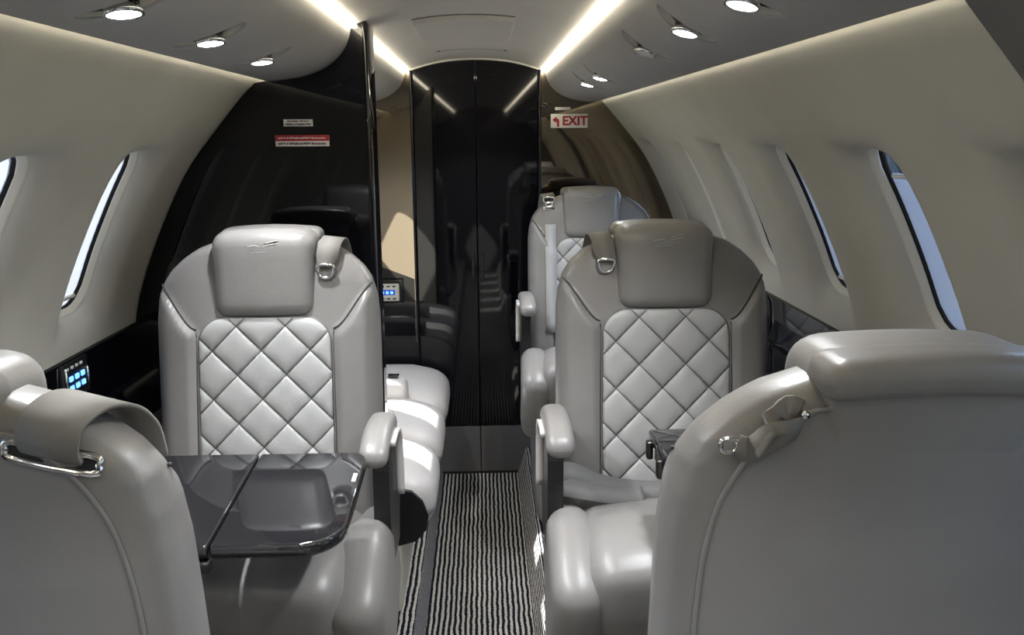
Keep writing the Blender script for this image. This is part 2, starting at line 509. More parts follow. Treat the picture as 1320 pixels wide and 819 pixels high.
# ceiling: crowned centre panel, wash strips, soffits
ce = [(-0.27 + 0.54 * i / 16, 1.764 - 0.046 * (abs(-1 + i / 8) ** 2.2)) for i in range(17)]
v, f = extrude_profile(ce, Y_AFT, Y_FWD, 1)
CEIL = struct(obj('ceiling', v, f, 'ceiling_cover'))
top = [(-0.45, 1.70), (-0.40, 1.82), (0.40, 1.82), (0.45, 1.70)]
v, f = extrude_profile(top, Y_AFT, Y_FWD, 1); struct(obj('trim_3', v, f, 'sign_white', None, False), 'roof structure above the ceiling panel')
def ceil_z(x): return 1.764 - 0.046 * (abs(x / 0.27) ** 2.2)
def ceil_panel(name, x0, x1, y0, y1, dz, th, mat):
    V, F = [], []; n = 10
    for y in (y0, y1):
        for i in range(n + 1):
            x = x0 + (x1 - x0) * i / n
            V.append((x, y, ceil_z(x) - dz)); V.append((x, y, ceil_z(x) - dz + th))
    m = 2 * (n + 1)
    for i in range(n):
        a = 2 * i
        F += [[a, a + 2, m + a + 2, m + a], [a + 1, a + 3, m + a + 3, m + a + 1], [a, a + 2, a + 3, a + 1], [m + a, m + a + 2, m + a + 3, m + a + 1]]
    F += [[0, 1, m + 1, m], [2 * n, 2 * n + 1, m + 2 * n + 1, m + 2 * n]]
    return obj(name, V, F, mat, CEIL, False)
bevel_mod(ceil_panel('hatch_panel', -0.150, 0.112, 2.30, 2.78, 0.013, 0.016, 'ceiling_cover'), 0.002)
ceil_panel('joint_shadow', -0.152, 0.114, 2.285, 2.2995, 0.0008, 0.002, 'seam')
bevel_mod(ceil_panel('hatch_panel', -0.150, 0.118, 1.45, 1.99, 0.009, 0.012, 'ceiling_cover'), 0.002)
ceil_panel('joint_shadow', -0.14, 0.12, 3.178, 3.182, 0.0006, 0.001, 'seam')
ceil_panel('joint_shadow', -0.14, 0.11, 2.60, 2.603, 0.0096, 0.001, 'seam')
for (x, y) in ((-0.13, 2.62), (0.10, 2.62), (0.10, 2.45), (-0.125, 3.16), (0.112, 3.16)):
    v, f = tube([(x, y, ceil_z(x) + 0.002), (x, y, ceil_z(x) - 0.0115 if y < 2.8 else ceil_z(x) - 0.003)], 0.005, 8)
    obj('latch', v, f, 'dark_metal', CEIL)
SOF = crom([(0.279, 0, 1.719), (0.285, 0, 1.690), (0.303, 0, 1.655), (0.338, 0, 1.625), (0.388, 0, 1.604), (0.45, 0, 1.593), (0.490, 0, 1.592)], 5)
SOFP = [(p.x, p.z) for p in SOF]
def sof_z(x): return interp(SOFP, x)
outer_lip = [(0.493, 1.5935), (0.494, 1.596), (0.490, 1.599), (0.450, 1.602), (0.40, 1.612), (0.34, 1.638), (0.31, 1.67), (0.298, 1.722)]
places = [(0.385, 1.05, -1, 1, 'large lit downlight at the top left corner of the soffit'), (0.385, 1.37, -1, 1, 'lit downlight in the left soffit, middle of three'),
          (0.390, 1.70, -1, 1, 'lit downlight in the left soffit nearest the black partition'), (0.40, 2.80, -1, 1, 'downlight in the left soffit beyond the black partition'),
          (0.346, 1.10, 1, 1, 'lit downlight in the right soffit at the top edge'), (0.345, 1.40, 1, 1, 'lit swivelled downlight in the right soffit, second from viewer'),
          (0.345, 1.735, 1, 0, 'unlit dark downlight in the right soffit'), (0.352, 2.44, 1, 1, 'bright downlight in the right soffit near the exit sign'),
          (0.352, 2.74, 1, 1, 'farthest small lit downlight in the right soffit above the exit sign')]
for yy, w_ in ((0.2, 'first'), (-0.4, 'second'), (-1.1, 'third'), (-1.7, 'fourth')):  # unseen lamps, added to light the near seats from behind
    for sd in (-1, 1): places.append((0.35, yy, sd, 1, '%s unseen soffit downlight added behind the viewer on the %s' % (w_, 'right' if sd > 0 else 'left')))
SOFS = [0.0]
for p, q in zip(SOF, SOF[1:]): SOFS.append(SOFS[-1] + (q - p).length)
def sof_at(s_):
    s_ = max(0.0, min(SOFS[-1], s_))
    for i in range(len(SOFS) - 1):
        if s_ <= SOFS[i + 1] + 1e-12:
            t = (s_ - SOFS[i]) / (SOFS[i + 1] - SOFS[i]); p = SOF[i].lerp(SOF[i + 1], t)
            d = (SOF[min(i + 2, len(SOF) - 1)] - SOF[max(i - 1, 0)]).normalized()
            return p.x, p.z, -d.z, d.x          # normal pointing up and outboard, into the soffit
def sof_s(x):
    for i in range(len(SOF) - 1):
        if SOF[i].x <= x <= SOF[i + 1].x: return SOFS[i] + (SOFS[i + 1] - SOFS[i]) * (x - SOF[i].x) / (SOF[i + 1].x - SOF[i].x)
def spt(sd, y, s_, dep=0.0):
    x, z, nx, nz = sof_at(s_)
    return ((x + nx * dep) * sd, y, z + nz * dep)
LA, LB = 0.058, 0.030            # lamp recess half sizes: across the soffit, along the cabin
def oval(a, b, n):
    return [(b * math.cos(math.radians(-135) + 2 * math.pi * i / (4 * n)), a * math.sin(math.radians(-135) + 2 * math.pi * i / (4 * n))) for i in range(4 * n)]
def soffit(sd):
    V, F = [], []; n = 8
    def grid(y0, y1, s0, s1, ny, ns):
        o = len(V)
        for j in range(ns + 1):
            for i in range(ny + 1): V.append(spt(sd, y0 + (y1 - y0) * i / ny, s0 + (s1 - s0) * j / ns))
        for j in range(ns):
            for i in range(ny):
                a = o + j * (ny + 1) + i; F.append([a, a + 1, a + ny + 2, a + ny + 1])
    y = Y_AFT; ST = SOFS[-1]
    for (lx, ly, ls, _, _) in sorted([p for p in places if p[2] == sd], key=lambda p: p[1]):
        sc = sof_s(lx); cw, cs = LB + 0.006, LA + 0.008
        grid(y, ly - cw, 0, ST, 1, 24)
        grid(ly - cw, ly + cw, 0, sc - cs, n, 10); grid(ly - cw, ly + cw, sc + cs, ST, n, 12)
        outer = rect_outline(cw, cs, n); inner = oval(LA, LB, n); o = len(V); m = 4 * n
        for t, dep in ((0, 0), (0.5, 0), (0.9, 0.0004), (1.0, 0.003)):
            for p, q in zip(outer, inner): V.append(spt(sd, ly + p[0] + (q[0] - p[0]) * t, sc + p[1] + (q[1] - p[1]) * t, dep))
        for k in range(3):
            for i in range(m): F.append([o + k * m + i, o + k * m + (i + 1) % m, o + (k + 1) * m + (i + 1) % m, o + (k + 1) * m + i])
        y = ly + cw
    grid(y, Y_FWD, 0, ST, 1, 24)
    o = len(V)
    lip = [SOFP[-1]] + outer_lip + [SOFP[0]]
    for yy in (Y_AFT, Y_FWD):
        for (x, z) in lip: V.append((x * sd, yy, z))
    for i in range(len(lip) - 1): F.append([o + i, o + i + 1, o + len(lip) + i + 1, o + len(lip) + i])
    return V, F
for sd, nm in ((1, 'trim_4'), (-1, 'trim_5')):
    v, f = soffit(sd)
    struct(obj(nm, v, f, 'soffit_cover', None, True, True), 'curved grey overhead soffit panel on the %s' % ('right' if sd > 0 else 'left'))
    # wash strip in the slot between ceiling panel and soffit
    v, f = box(0.266 * sd, 0.277 * sd, Y_AFT, 2.11 if sd < 0 else Y_FWD, 1.709, 1.717)
    s = tag(obj('light_strip', v, f, 'strip_glow', None, False),
            'long warm light strip along the %s' % ('right edge of the ceiling panel' if sd > 0 else 'left ceiling edge in front of the black partition'), 'light', 'ceiling light strips')
    if sd < 0:
        v, f = box(-0.277, -0.266, 2.235, Y_FWD, 1.709, 1.717)
        tag(obj('light_strip', v, f, 'strip_glow', None, False), 'short warm light strip on the left ceiling edge beyond the black partition', 'light', 'ceiling light strips')
    # cove lamp resting behind the soffit lip
    v, f = box(0.462 * sd, 0.472 * sd, Y_AFT, Y_FWD, 1.606, 1.612)
    tag(obj('cove_lamp', v, f, 'cove_glow', None, False), 'hidden cove lamp washing the %s side wall below the soffit' % ('right' if sd > 0 else 'left'), 'light', 'cove lamps')

# floor: dropped aisle with raised sides
AW = 0.166; RZ = 0.12
v, f = extrude_profile([(-AW, 0), (0.157, 0)], Y_AFT, Y_FWD, 1)
FLOOR = struct(obj('floor', v, f, 'carpet', None, False))
for sd in (1, -1):
    v, f = extrude_profile([(AW, 0), (AW + 0.004, 0.004), (AW + 0.013, RZ - 0.008), (AW + 0.018, RZ)] if sd < 0 else [(0.157, 0), (0.162, 0.004), (0.196, RZ - 0.008), (0.206, RZ)], Y_AFT, Y_FWD, 1, sd)
    obj('aisle_step', v, f, 'carpet_edge' if sd < 0 else 'carpet', FLOOR)
    v, f = extrude_profile([(AW + 0.018 if sd < 0 else 0.206, RZ), (0.76, RZ)], Y_AFT, Y_FWD, 1, sd)
    obj('raised_floor', v, f, 'carpet', FLOOR, False)
# outer belly and ends, ground outside
v, f = extrude_profile([(-0.86, 0.10), (-0.5, -0.1), (0.5, -0.1), (0.86, 0.10)], Y_AFT, Y_FWD, 1); struct(obj('trim_6', v, f, 'sign_white'), 'belly under the cabin floor')
v, f = prism_y([(-0.95, -0.1), (0.95, -0.1), (0.95, 1.2), (0.5, 1.82), (-0.5, 1.82), (-0.95, 1.2)], Y_AFT - 0.06, Y_AFT)
struct(obj('wall_aft', v, f, 'kick_panel', None, False))
v, f = box(-40, 40, -40, 40, -1.52, -1.5); struct(obj('ground', v, f, 'ground', None, False))

# side ledges (black gloss side rails)
for sd, nm in ((1, 'trim_7'), (-1, 'trim_8')):
    y1 = 2.108 if sd < 0 else Y_FWD
    prof = [(0.857, 1.008), (0.848, 1.012), (0.842, 1.008), (0.848, 0.880), (0.838, 0.872), (0.742, 0.866), (0.736, 0.860), (0.736, 0.842), (0.742, 0.836), (0.80, 0.83), (0.87, 0.84)]
    v, f = extrude_profile(prof, Y_AFT, y1, 1, sd, True, True)
    lo = struct(obj(nm, v, f, 'black_gloss', None, False), 'black gloss side rail below the %s windows' % ('right' if sd > 0 else 'left'))
    v, f = extrude_profile([(0.80, 0.835), (0.79, 0.80), (0.775, 0.5), (0.74, RZ)], Y_AFT, y1, 1, sd)
    obj('lower_panel', v, f, 'kick_panel', lo)
    v, f = extrude_profile([(0.7365, 0.856), (0.7345, 0.853), (0.7365, 0.850)], Y_AFT, y1, 1, sd, True, True)
    obj('edge_trim', v, f, 'chrome', lo, False)

# aft-side rib framing the right wall near the viewer
V, F = [], []
for (dep, yy) in ((0.004, 0.865), (-0.020, 0.857), (-0.020, 0.66), (0.004, 0.65)):
    for j in range(31): V.append(wpt(1, yy, s_of_z(1.60) + (s_of_z(1.02) - s_of_z(1.60)) * j / 30, dep))
for k in range(3):
    for j in range(30): F.append([k * 31 + j, k * 31 + j + 1, (k + 1) * 31 + j + 1, (k + 1) * 31 + j])

struct(obj('trim_9', V, F, 'kick_panel'), 'dark rib framing the right side wall')
# ------------------------------------------------------------------ forward bulkhead
def wall_poly(z0, z1, inset=0.0, n=40):
    """points of the wall profile from z1 (top) to z0"""
    sa, sb = s_of_z(z1), s_of_z(z0); P = []
    for i in range(n + 1):
        x, z, nx, nz = wall_at(sa + (sb - sa) * i / n); P.append((x - nx * inset, z - nz * inset))
    return P
YB = Y_FWD
BULK = empty('wall_front', (0, 0, 0)); struct(BULK)
for sd, lb in ((1, 'right'), (-1, 'left')):
    P = [(0.265, 0.60 if sd < 0 else 0.13), (0.265, 1.72), (0.30, 1.72), (0.40, 1.69)] + wall_poly(0.60 if sd < 0 else 0.13, 1.67)
    P = [(x * sd, z) for x, z in P]
    v, f = prism_y(P, YB, YB + 0.03); obj('mirror_panel', v, f, 'bronze_mirror', BULK, False)
v, f = prism_y([(-0.265, 0.0), (-0.265, 0.60), (-0.85, 0.60), (-0.735, 0.12), (-0.3, 0.12), (-0.3, 0)], YB, YB + 0.03); obj('lower_panel', v, f, 'black_gloss', BULK, False)
# black lower facing with control recess on the left mirror panel
v, f = prism_y([(-0.835, 0.60), (-0.268, 0.60), (-0.268, 0.872), (-0.30, 0.885), (-0.50, 0.965), (-0.835, 1.05)], YB - 0.006, YB)
obj('lower_facing', v, f, 'black_gloss', BULK, False)
# end frame above doors
arch = [(x, ceil_z(x)) for x in [-0.262 + 0.524 * i / 24 for i in range(25)]]
V, F = [], []
for (yy, dz) in ((YB - 0.012, 0.0), (YB - 0.012, -0.006), (YB + 0.0, -0.006)):
    for x, z in arch: V.append((x, yy, z + dz))
for k in range(2):
    for i in range(24): F.append([k * 25 + i, k * 25 + i + 1, (k + 1) * 25 + i + 1, (k + 1) * 25 + i])
obj('arch_trim', V, F, 'panel_cream', BULK)
v, f = box(-0.95, 0.95, YB + 0.045, YB + 0.09, -0.1, 1.82); obj('backing', v, f, 'aft_dark', BULK, False)

def door_leaf(num, x0, x1, label):
    n = 12
    P = [(x0, 0.012), (x0, ceil_z(x0) - 0.008)] if False else []
    up_ = [(x0 + (x1 - x0) * i / n, ceil_z(x0 + (x1 - x0) * i / n) - 0.0075) for i in range(n + 1)]
    P = [(x0, 0.225)] + up_ + [(x1, 0.225)]
    v, f = prism_y(P, YB - 0.006, YB + 0.024)
    d = bevel_mod(obj('door_%d' % num, v, f, 'black_gloss', None, False), 0.0025, 2); struct(d, label)
    v, f = box(x0, x1, YB - 0.004, YB + 0.024, 0.012, 0.221)
    bevel_mod(obj('kick_panel', v, f, 'kick_panel', d, False), 0.002)
    # recessed flush pull
    xm = x1 - 0.018 if x0 < 0 and x1 <= 0.01 else x0 + 0.018
    v, f = rbox((xm, YB - 0.0075, 0.93), (0.011, 0.006, 0.11), 0.003, 6); obj('door_pull', v, f, 'black_satin', d)
    return d
door_leaf(1, -0.252, -0.002, 'left leaf of the black gloss double door')
door_leaf(2, 0.002, 0.250, 'right leaf of the black gloss double door')
for sd in (-1, 1):
    v, f = rbox((0.259 * sd, YB - 0.008, 0.86), (0.011, 0.018, 1.715), 0.004, 6); obj('door_jamb', v, f, 'black_gloss', BULK)

# exit sign and small placards on the right mirror panel
def text_mesh(body, size, mat, loc, parent, scx=1.0, bold=0.0):
    cu = bpy.data.curves.new('lettering', 'FONT'); cu.body = body; cu.size = size; cu.extrude = 0.0004; cu.offset = bold
    cu.align_x = 'CENTER'; cu.align_y = 'CENTER'
    ob = bpy.data.objects.new('tmp', cu); COL.objects.link(ob)
    dg = bpy.context.evaluated_depsgraph_get(); dg.update()
    me = bpy.data.meshes.new_from_object(ob.evaluated_get(dg)); bpy.data.objects.remove(ob, do_unlink=True)
    me.transform(Matrix.Scale(scx, 4, (1, 0, 0))); me.transform(Matrix.Rotation(math.pi / 2, 4, 'X')); me.transform(Matrix.Translation(loc))
    me.materials.clear(); me.materials.append(MATS[mat])
    return link('lettering', me, parent)
v, f = rbox((0.378, YB - 0.006, 1.517), (0.150, 0.010, 0.056), 0.003, 6)
sg = tag(obj('exit_sign', v, f, 'sign_white'), 'white exit sign with red letters and arrow on bronze mirror panel', 'sign')
text_mesh('EXIT', 0.050, 'sign_red', (0.4005, YB - 0.0115, 1.516), sg, 1.0, 0.0016)
ar = [(x - 0.005, z) for x, z in ((0.342, 1.494), (0.342, 1.520), (0.338, 1.526), (0.331, 1.527), (0.331, 1.536), (0.314, 1.521), (0.331, 1.508), (0.331, 1.516), (0.333, 1.514), (0.333, 1.494))]
v, f = prism_y(ar, YB - 0.0118, YB - 0.0108); obj('arrow', v, f, 'sign_red', sg, False)
v, f = rbox((0.352, YB - 0.003, 1.566), (0.062, 0.005, 0.012), 0.001, 4)
tag(obj('notice_plate', v, f, 'sign_white'), 'slim white strip plate just above the exit sign', 'plate')

# control unit on the left of the bulkhead
cu_ = empty('galley_control', (0, 0, 0)); tag(cu_, 'cream control unit with blue display in black frame on front bulkhead', 'control panel')
for bxs in ((-0.470, -0.3145, 0.869, 0.877), (-0.470, -0.3145, 0.772, 0.780), (-0.3225, -0.3145, 0.78, 0.869), (-0.470, -0.462, 0.78, 0.869)):
    v, f = box(bxs[0], bxs[1], YB - 0.022, YB - 0.0065, bxs[2], bxs[3]); bevel_mod(obj('frame', v, f, 'black_gloss', cu_, False), 0.002)
v, f = rbox((-0.388, YB - 0.012, 0.820), (0.112, 0.010, 0.074), 0.004, 6); obj('faceplate', v, f, 'panel_cream', cu_)
v, f = rbox((-0.393, YB - 0.0172, 0.821), (0.088, 0.003, 0.022), 0.001, 4); sc_ = obj('display', v, f, 'screen_glow', cu_)
for k in range(4):
    v, f = rbox((-0.420 + 0.019 * k, YB - 0.0192, 0.820), (0.011, 0.002, 0.011), 0.0008, 3); obj('digit', v, f, 'blue_glow', sc_, False)
for k in range(4):
    for zz in (0.846, 0.794):
        v, f = rbox((-0.425 + 0.024 * k, YB - 0.0176, zz), (0.013, 0.003, 0.006), 0.001, 3); obj('button', v, f, 'black_satin', cu_)
v, f = tube([(-0.401, YB - 0.017, 0.847), (-0.401, YB - 0.023, 0.847)], 0.006, 10); obj('knob', v, f, 'dark_metal', cu_)

# ------------------------------------------------------------------ black partition on the left
YP0, YP1, XP = 2.11, 2.225, -0.252
part = empty('black_partition', (0, 0, 0)); tag(part, 'tall black gloss partition cabinet behind the left seat, curved to the side wall', 'partition')
arcs = [(-x, z) for x, z in wall_poly(0.13, 1.615, 0.002)]
sofl = [(-x, z - 0.002) for x, z in SOFP]
P = [(XP, 0.125), (XP, 1.728)] + [(-0.262, 1.726)] + sofl[1:] + [(-0.512, 1.586)] + arcs[2:]
v, f = prism_y(P, YP0, YP1 - 0.01); obj('front_panel', v, f, 'black_gloss', part, False)
v, f = prism_y([(x + (0.004 if x > -0.3 else 0) - 0.006, z) for x, z in P], YP1 - 0.0098, YP1); obj('back_panel', v, f, 'cream', part, False)
v, f = rbox((XP + 0.004, (YP0 + YP1) / 2, 0.925), (0.012, YP1 - YP0 + 0.012, 1.60), 0.004, 6); obj('edge_post', v, f, 'black_gloss', part)
v, f = tube([(XP + 0.0095, YP0 + 0.012, 0.13), (XP + 0.0095, YP0 + 0.012, 1.72)], 0.002, 6); obj('edge_bead', v, f, 'dark_metal', part)
# blurred notice plates
def notice(name, label, x0, x1, z0, z1, mat, rows):
    v, f = box(x0, x1, YP0 - 0.0025, YP0 - 0.0003, z0, z1)
    o = tag(obj(name, v, f, mat, None, False), label, 'placard', 'notice placards on the black partition')
    for (za, zb, xa, xb, m_, bgm) in rows:
        if bgm:
            v, f = box(x0 + 0.0003, x1 - 0.0003, YP0 - 0.0031, YP0 - 0.0024, za - 0.005, zb + 0.005); obj('colour_band', v, f, bgm, o, False)
        rr = random.Random(int(xa * 1000)); x = xa; parts = []
        while x < xb:
            wd = rr.choice((0.0022, 0.003, 0.0034))
            h0 = za + rr.choice((0, 0, 0.001)); h1 = zb - rr.choice((0, 0, 0.001))
            parts.append(box(x, min(x + wd, xb), YP0 - 0.0037, YP0 - 0.003 + (0 if bgm else 0.0006), h0, h1))
            x += wd + rr.choice((0.0009, 0.0009, 0.0012, 0.0028))
        v, f = join(*parts); obj('print_line', v, f, m_, o, False)
notice('notice_placard', 'small white notice placard high on the black partition', -0.449, -0.380, 1.4855, 1.5015, 'sign_white',
       [(1.4955, 1.4990, -0.440, -0.390, 'print_dark', None), (1.4880, 1.4922, -0.446, -0.384, 'print_dark', None)])
notice('notice_placard', 'wider red and white notice placard on the black partition', -0.471, -0.343, 1.4385, 1.4640, 'sign_white',
       [(1.4560, 1.4600, -0.464, -0.351, 'sign_white', 'sign_red'), (1.4420, 1.4475, -0.464, -0.350, 'print_dark', None)])

# ------------------------------------------------------------------ downlights
def downlight(x, y, sd, lit, label):
    sc = sof_s(x); px, pz, nx, nz = sof_at(sc)
    d = empty('downlight', (0, 0, 0)); tag(d, label, 'light', 'soffit downlights')
    n = 8; m = 32
    # recess bowl behind the oval opening
    V, F = [], []
    prof = [(1.02, 0.0028), (0.985, 0.006), (0.96, 0.016), (0.90, 0.024), (0.6, 0.028), (0.15, 0.029)]
    for k, dep in prof:
        for (a, b) in oval(LA * k, LB * k, n): V.append(spt(sd, y + a, sc + b, dep))
    for k in range(len(prof) - 1):
        for i in range(m): F.append([k * m + i, k * m + (i + 1) % m, (k + 1) * m + (i + 1) % m, (k + 1) * m + i])
    F.append([(len(prof) - 1) * m + i for i in range(m)])
    obj('recess', V, F, 'panel_cream', d)
    # gimbal bar across the recess
    v, f = tube([spt(sd, y, sc - LA * 0.94, 0.010), spt(sd, y, sc - 0.02, 0.009), spt(sd, y, sc + 0.02, 0.009), spt(sd, y, sc + LA * 0.94, 0.010)], [0.003, 0.005, 0.005, 0.003], 8)
    obj('gimbal_bar', v, f, 'black_satin', d)
    # lamp head: axis half way between the soffit normal and straight down
    ax = Vector((-nx * sd * 0.5, -0.10, -nz * 0.5 - 0.5)).normalized()
    e1 = ax.orthogonal().normalized(); e2 = ax.cross(e1); c0 = Vector(spt(sd, y, sc, 0.010))
    def P(r_, an, h): return tuple(c0 + e1 * r_ * math.cos(an) + e2 * r_ * math.sin(an) + ax * h)
    rr = [(0.004, -0.014), (0.015, -0.014), (0.017, -0.012), (0.017, 0.005), (0.0225, 0.008), (0.0225, 0.016), (0.0195, 0.0165), (0.019, 0.014)]
    q = 20; V, F = [], []
    for r_, h in rr:
        for i in range(q): V.append(P(r_, 2 * math.pi * i / q, h))
    for k in range(len(rr) - 1):
        for i in range(q): F.append([k * q + i, k * q + (i + 1) % q, (k + 1) * q + (i + 1) % q, (k + 1) * q + i])
    ho = obj('housing', V, F, 'chrome', d)
    for k in range(10):
        an = 2 * math.pi * k / 10
        v, f = tube([P(0.0185, an, -0.008), P(0.0185, an, 0.008)], 0.0014, 5); obj('fin', v, f, 'dark_metal', ho)
    V = [P(0.0193, 2 * math.pi * i / q, 0.0152) for i in range(q)]
    obj('lens', V, [list(range(q))], 'lens_glow' if lit else 'panel_cream', d, False)
    if lit:
        L = bpy.data.lights.new('downlight_lamp', 'SPOT'); L.energy = SPOT_W; L.spot_size = math.radians(120); L.spot_blend = 0.8
        L.color = (0.93, 0.96, 1.0); L.shadow_soft_size = 0.016
        lo = bpy.data.objects.new('downlight_lamp', L); COL.objects.link(lo); lo.location = c0 + ax * 0.026
        lo.rotation_euler = (-ax).to_track_quat('Z', 'Y').to_euler()
for p in places: downlight(*p)

# ------------------------------------------------------------------ seats
TILT = 0.125
WT = [(0.36, 0.215), (0.46, 0.232), (0.60, 0.236), (0.90, 0.236), (0.965, 0.235), (1.005, 0.231), (1.04, 0.221), (1.065, 0.205), (1.09, 0.178), (1.108, 0.150), (1.122, 0.112), (1.130, 0.08), (1.134, 0.04)]
TT = [(0.36, 0.060), (0.60, 0.070), (0.95, 0.062), (1.05, 0.050), (1.105, 0.040), (1.127, 0.028), (1.134, 0.012)]
def b_w(z): return interp(WT, z)
def b_t(z): return interp(TT, z)
def b_c(z): return 0.070 + (z - 0.56) * TILT
def bolster(x, z):
    lim = 0.945 + 0.095 * sstep(0.14, 0.235, abs(x))
    return 0.017 * sstep(0.140, 0.152, abs(x)) * (1 - sstep(0.205, 0.236, abs(x))) * (1 - sstep(lim - 0.022, lim + 0.006, z)) * sstep(0.5, 0.56, z)
def yf(x, z):
    ww, t = b_w(z), b_t(z)
    return b_c(z) - t * max(0, 1 - min(1, abs(x / ww)) ** 4.5) ** (1 / 4.5) - bolster(x, z)
def yr(x, z):
    ww, t = b_w(z), b_t(z)
    return b_c(z) + t * max(0, 1 - min(1, abs(x / ww)) ** 3.6) ** (1 / 3.6)
CACHE = {}
def part_(key, name, mat, parent, gen, smooth=True):
    if key not in CACHE:
        v, f = gen(); CACHE[key] = mesh_data(name, v, f, mat, smooth)
    return link(name, CACHE[key], parent)
def gen_back():
    V, F = [], []
    zs = [0.36 + 0.56 * i / 24 for i in range(24)] + [0.92 + 0.14 * i / 46 for i in range(47)] + [1.067, 1.074, 1.081, 1.088, 1.095, 1.102, 1.109, 1.116, 1.122, 1.127, 1.131, 1.1335]
    us = [math.sin(math.pi / 2 * (-1 + i / 24)) for i in range(49)]
    us = [0.55 * u + 0.45 * (-1 + i / 24) for i, u in enumerate(us)]
    n = 2 * (len(us) - 1)
    for z in zs:
        ww = b_w(z)
        for u in us: V.append((u * ww, yf(u * ww, z), z))
        for u in reversed(us[1:-1]): V.append((u * ww, yr(u * ww, z), z))
    for j in range(len(zs) - 1):
        for i in range(n): F.append([j * n + i, j * n + (i + 1) % n, (j + 1) * n + (i + 1) % n, (j + 1) * n + i])
    F.append(list(range(n))); F.append([(len(zs) - 1) * n + i for i in range(n)])
    return V, F
def gen_head():
    def df(x, y, z):
        # crowned top, wraps over the back, follows the recline; squarer at the bottom
        k = sstep(1.04, 1.17, z)
        z2 = z + 0.007 * k * (1 - (x / 0.11) ** 2)
        x2 = x * (1 + 0.04 * k)
        yy = y + (z - 1.07) * TILT
        if y < 0.075: yy -= 0.006 * (1 - (x / 0.11) ** 2)
        else: yy += 0.0
        return (x2, yy, z2)
    c = b_c(1.07)
    return rbox((0, c - 0.012, 1.0570), (0.212, 0.122, 0.178), 0.032, 15, df)
def gen_head_back():
    def df(x, y, z):
        k = sstep(1.04, 1.17, z)
        return (x * (1 + 0.04 * k), y + (z - 1.07) * TILT, z + 0.012 * (1 - (x / 0.14) ** 2))
    return rbox((0, b_c(1.07) + 0.032, 1.121), (0.214, 0.072, 0.040), 0.019, 12, df)
def seam_tube(fn, pts, r=0.0022, off=0.0005, side=-1):
    c = crom([(x, z, 0) for x, z in pts], 14)
    return tube([(p.x, fn(p.x, p.y) + side * off, p.y) for p in c], r, 6)
PX, PZ0, PZ1, PR = 0.139, 0.535, 0.972, 0.055
def panel_poly():
    P = []
    for (cx_, cz_, a0) in ((PX - PR, PZ1 - PR, 0), (-PX + PR, PZ1 - PR, 90)):
        for i in range(9):
            a = math.radians(a0 + 90 * i / 8); P.append((cx_ + PR * math.cos(a), cz_ + PR * math.sin(a)))
    P += [(-PX - 0.004, PZ0), (PX + 0.004, PZ0)]
    return P          # counter-clockwise
def pplane(x, z, off):      # quilt plane point
    return (x, b_c(z) - interp(TT, z) - 0.001 - off - 0.0005, z)
def gen_panel():
    P = panel_poly(); V, F = [], []
    n = len(P)
    for (k, off) in ((1.0, -0.012), (1.0, 0.002), (0.97, 0.0042)):
        for (x, z) in P: V.append(pplane(x * k, 0.74 + (z - 0.74) * k, off))
    for r_ in range(2):
        for i in range(n): F.append([r_ * n + i, r_ * n + (i + 1) % n, (r_ + 1) * n + (i + 1) % n, (r_ + 1) * n + i])
    F.append([2 * n + i for i in range(n)])
    return V, F
def clip(poly, cl):
    out = poly
    for i in range(len(cl)):
        a, b = cl[i], cl[(i + 1) % len(cl)]
        inp, out = out, []
        if not inp: break
        def ins(p): return (b[0] - a[0]) * (p[1] - a[1]) - (b[1] - a[1]) * (p[0] - a[0]) >= -1e-9
        for k in range(len(inp)):
            p, q = inp[k], inp[(k + 1) % len(inp)]
            ip, iq = ins(p), ins(q)
            if ip: out.append(p)
            if ip != iq:
                d1 = (b[0] - a[0]) * (p[1] - a[1]) - (b[1] - a[1]) * (p[0] - a[0]); d2 = (b[0] - a[0]) * (q[1] - a[1]) - (b[1] - a[1]) * (q[0] - a[0])
                t = d1 / (d1 - d2); out.append((p[0] + (q[0] - p[0]) * t, p[1] + (q[1] - p[1]) * t))
    return out
DIAM = []
def diamonds():
    cl = [(x * 0.985, 0.74 + (z - 0.74) * 0.99) for x, z in panel_poly()]
    A = 0.051; g = 0.0012
    for r_ in range(-1, 12):
        for c in range(-4, 5):
            cx_ = c * 2 * A + (A if r_ % 2 else 0) - 0.008; cz_ = 0.545 + r_ * A
            a = A - g
            d = clip([(cx_ + a, cz_), (cx_, cz_ + a), (cx_ - a, cz_), (cx_, cz_ - a)], cl)
            if len(d) < 3: continue
            ar_ = abs(sum(p[0] * q[1] - q[0] * p[1] for p, q in zip(d, d[1:] + d[:1]))) / 2
            if ar_ < 0.00006: continue
            DIAM.append(d)
diamonds()
def gen_diamond(poly):
    # outline resampled, puffed
    Q = []
    for p, q in zip(poly, poly[1:] + poly[:1]):
        L = math.dist(p, q)
        if L < 0.002: continue
        m = 3 if L > 0.03 else 1
        for k in range(m): Q.append((p[0] + (q[0] - p[0]) * k / m, p[1] + (q[1] - p[1]) * k / m))
    n = len(Q); mx = sum(p[0] for p in Q) / n; mz = sum(p[1] for p in Q) / n
    V, F = [], []
    sz = min(1.0, math.sqrt(len(Q)) * 0 + max(math.dist(p, (mx, mz)) for p in Q) / 0.05)
    for (k, off) in ((1.0, 0.0030), (0.965, 0.0056), (0.84, 0.0078 * (0.7 + 0.3 * sz)), (0.45, 0.0094 * (0.7 + 0.3 * sz))):
        for p in Q: V.append(pplane(mx + (p[0] - mx) * k, mz + (p[1] - mz) * k, off))
    V.append(pplane(mx, mz, 0.0098 * (0.7 + 0.3 * sz)))
    for r_ in range(3):
        for i in range(n): F.append([r_ * n + i, r_ * n + (i + 1) % n, (r_ + 1) * n + (i + 1) % n, (r_ + 1) * n + i])
    for i in range(n): F.append([3 * n + i, 3 * n + (i + 1) % n, 4 * n])
    return V, F
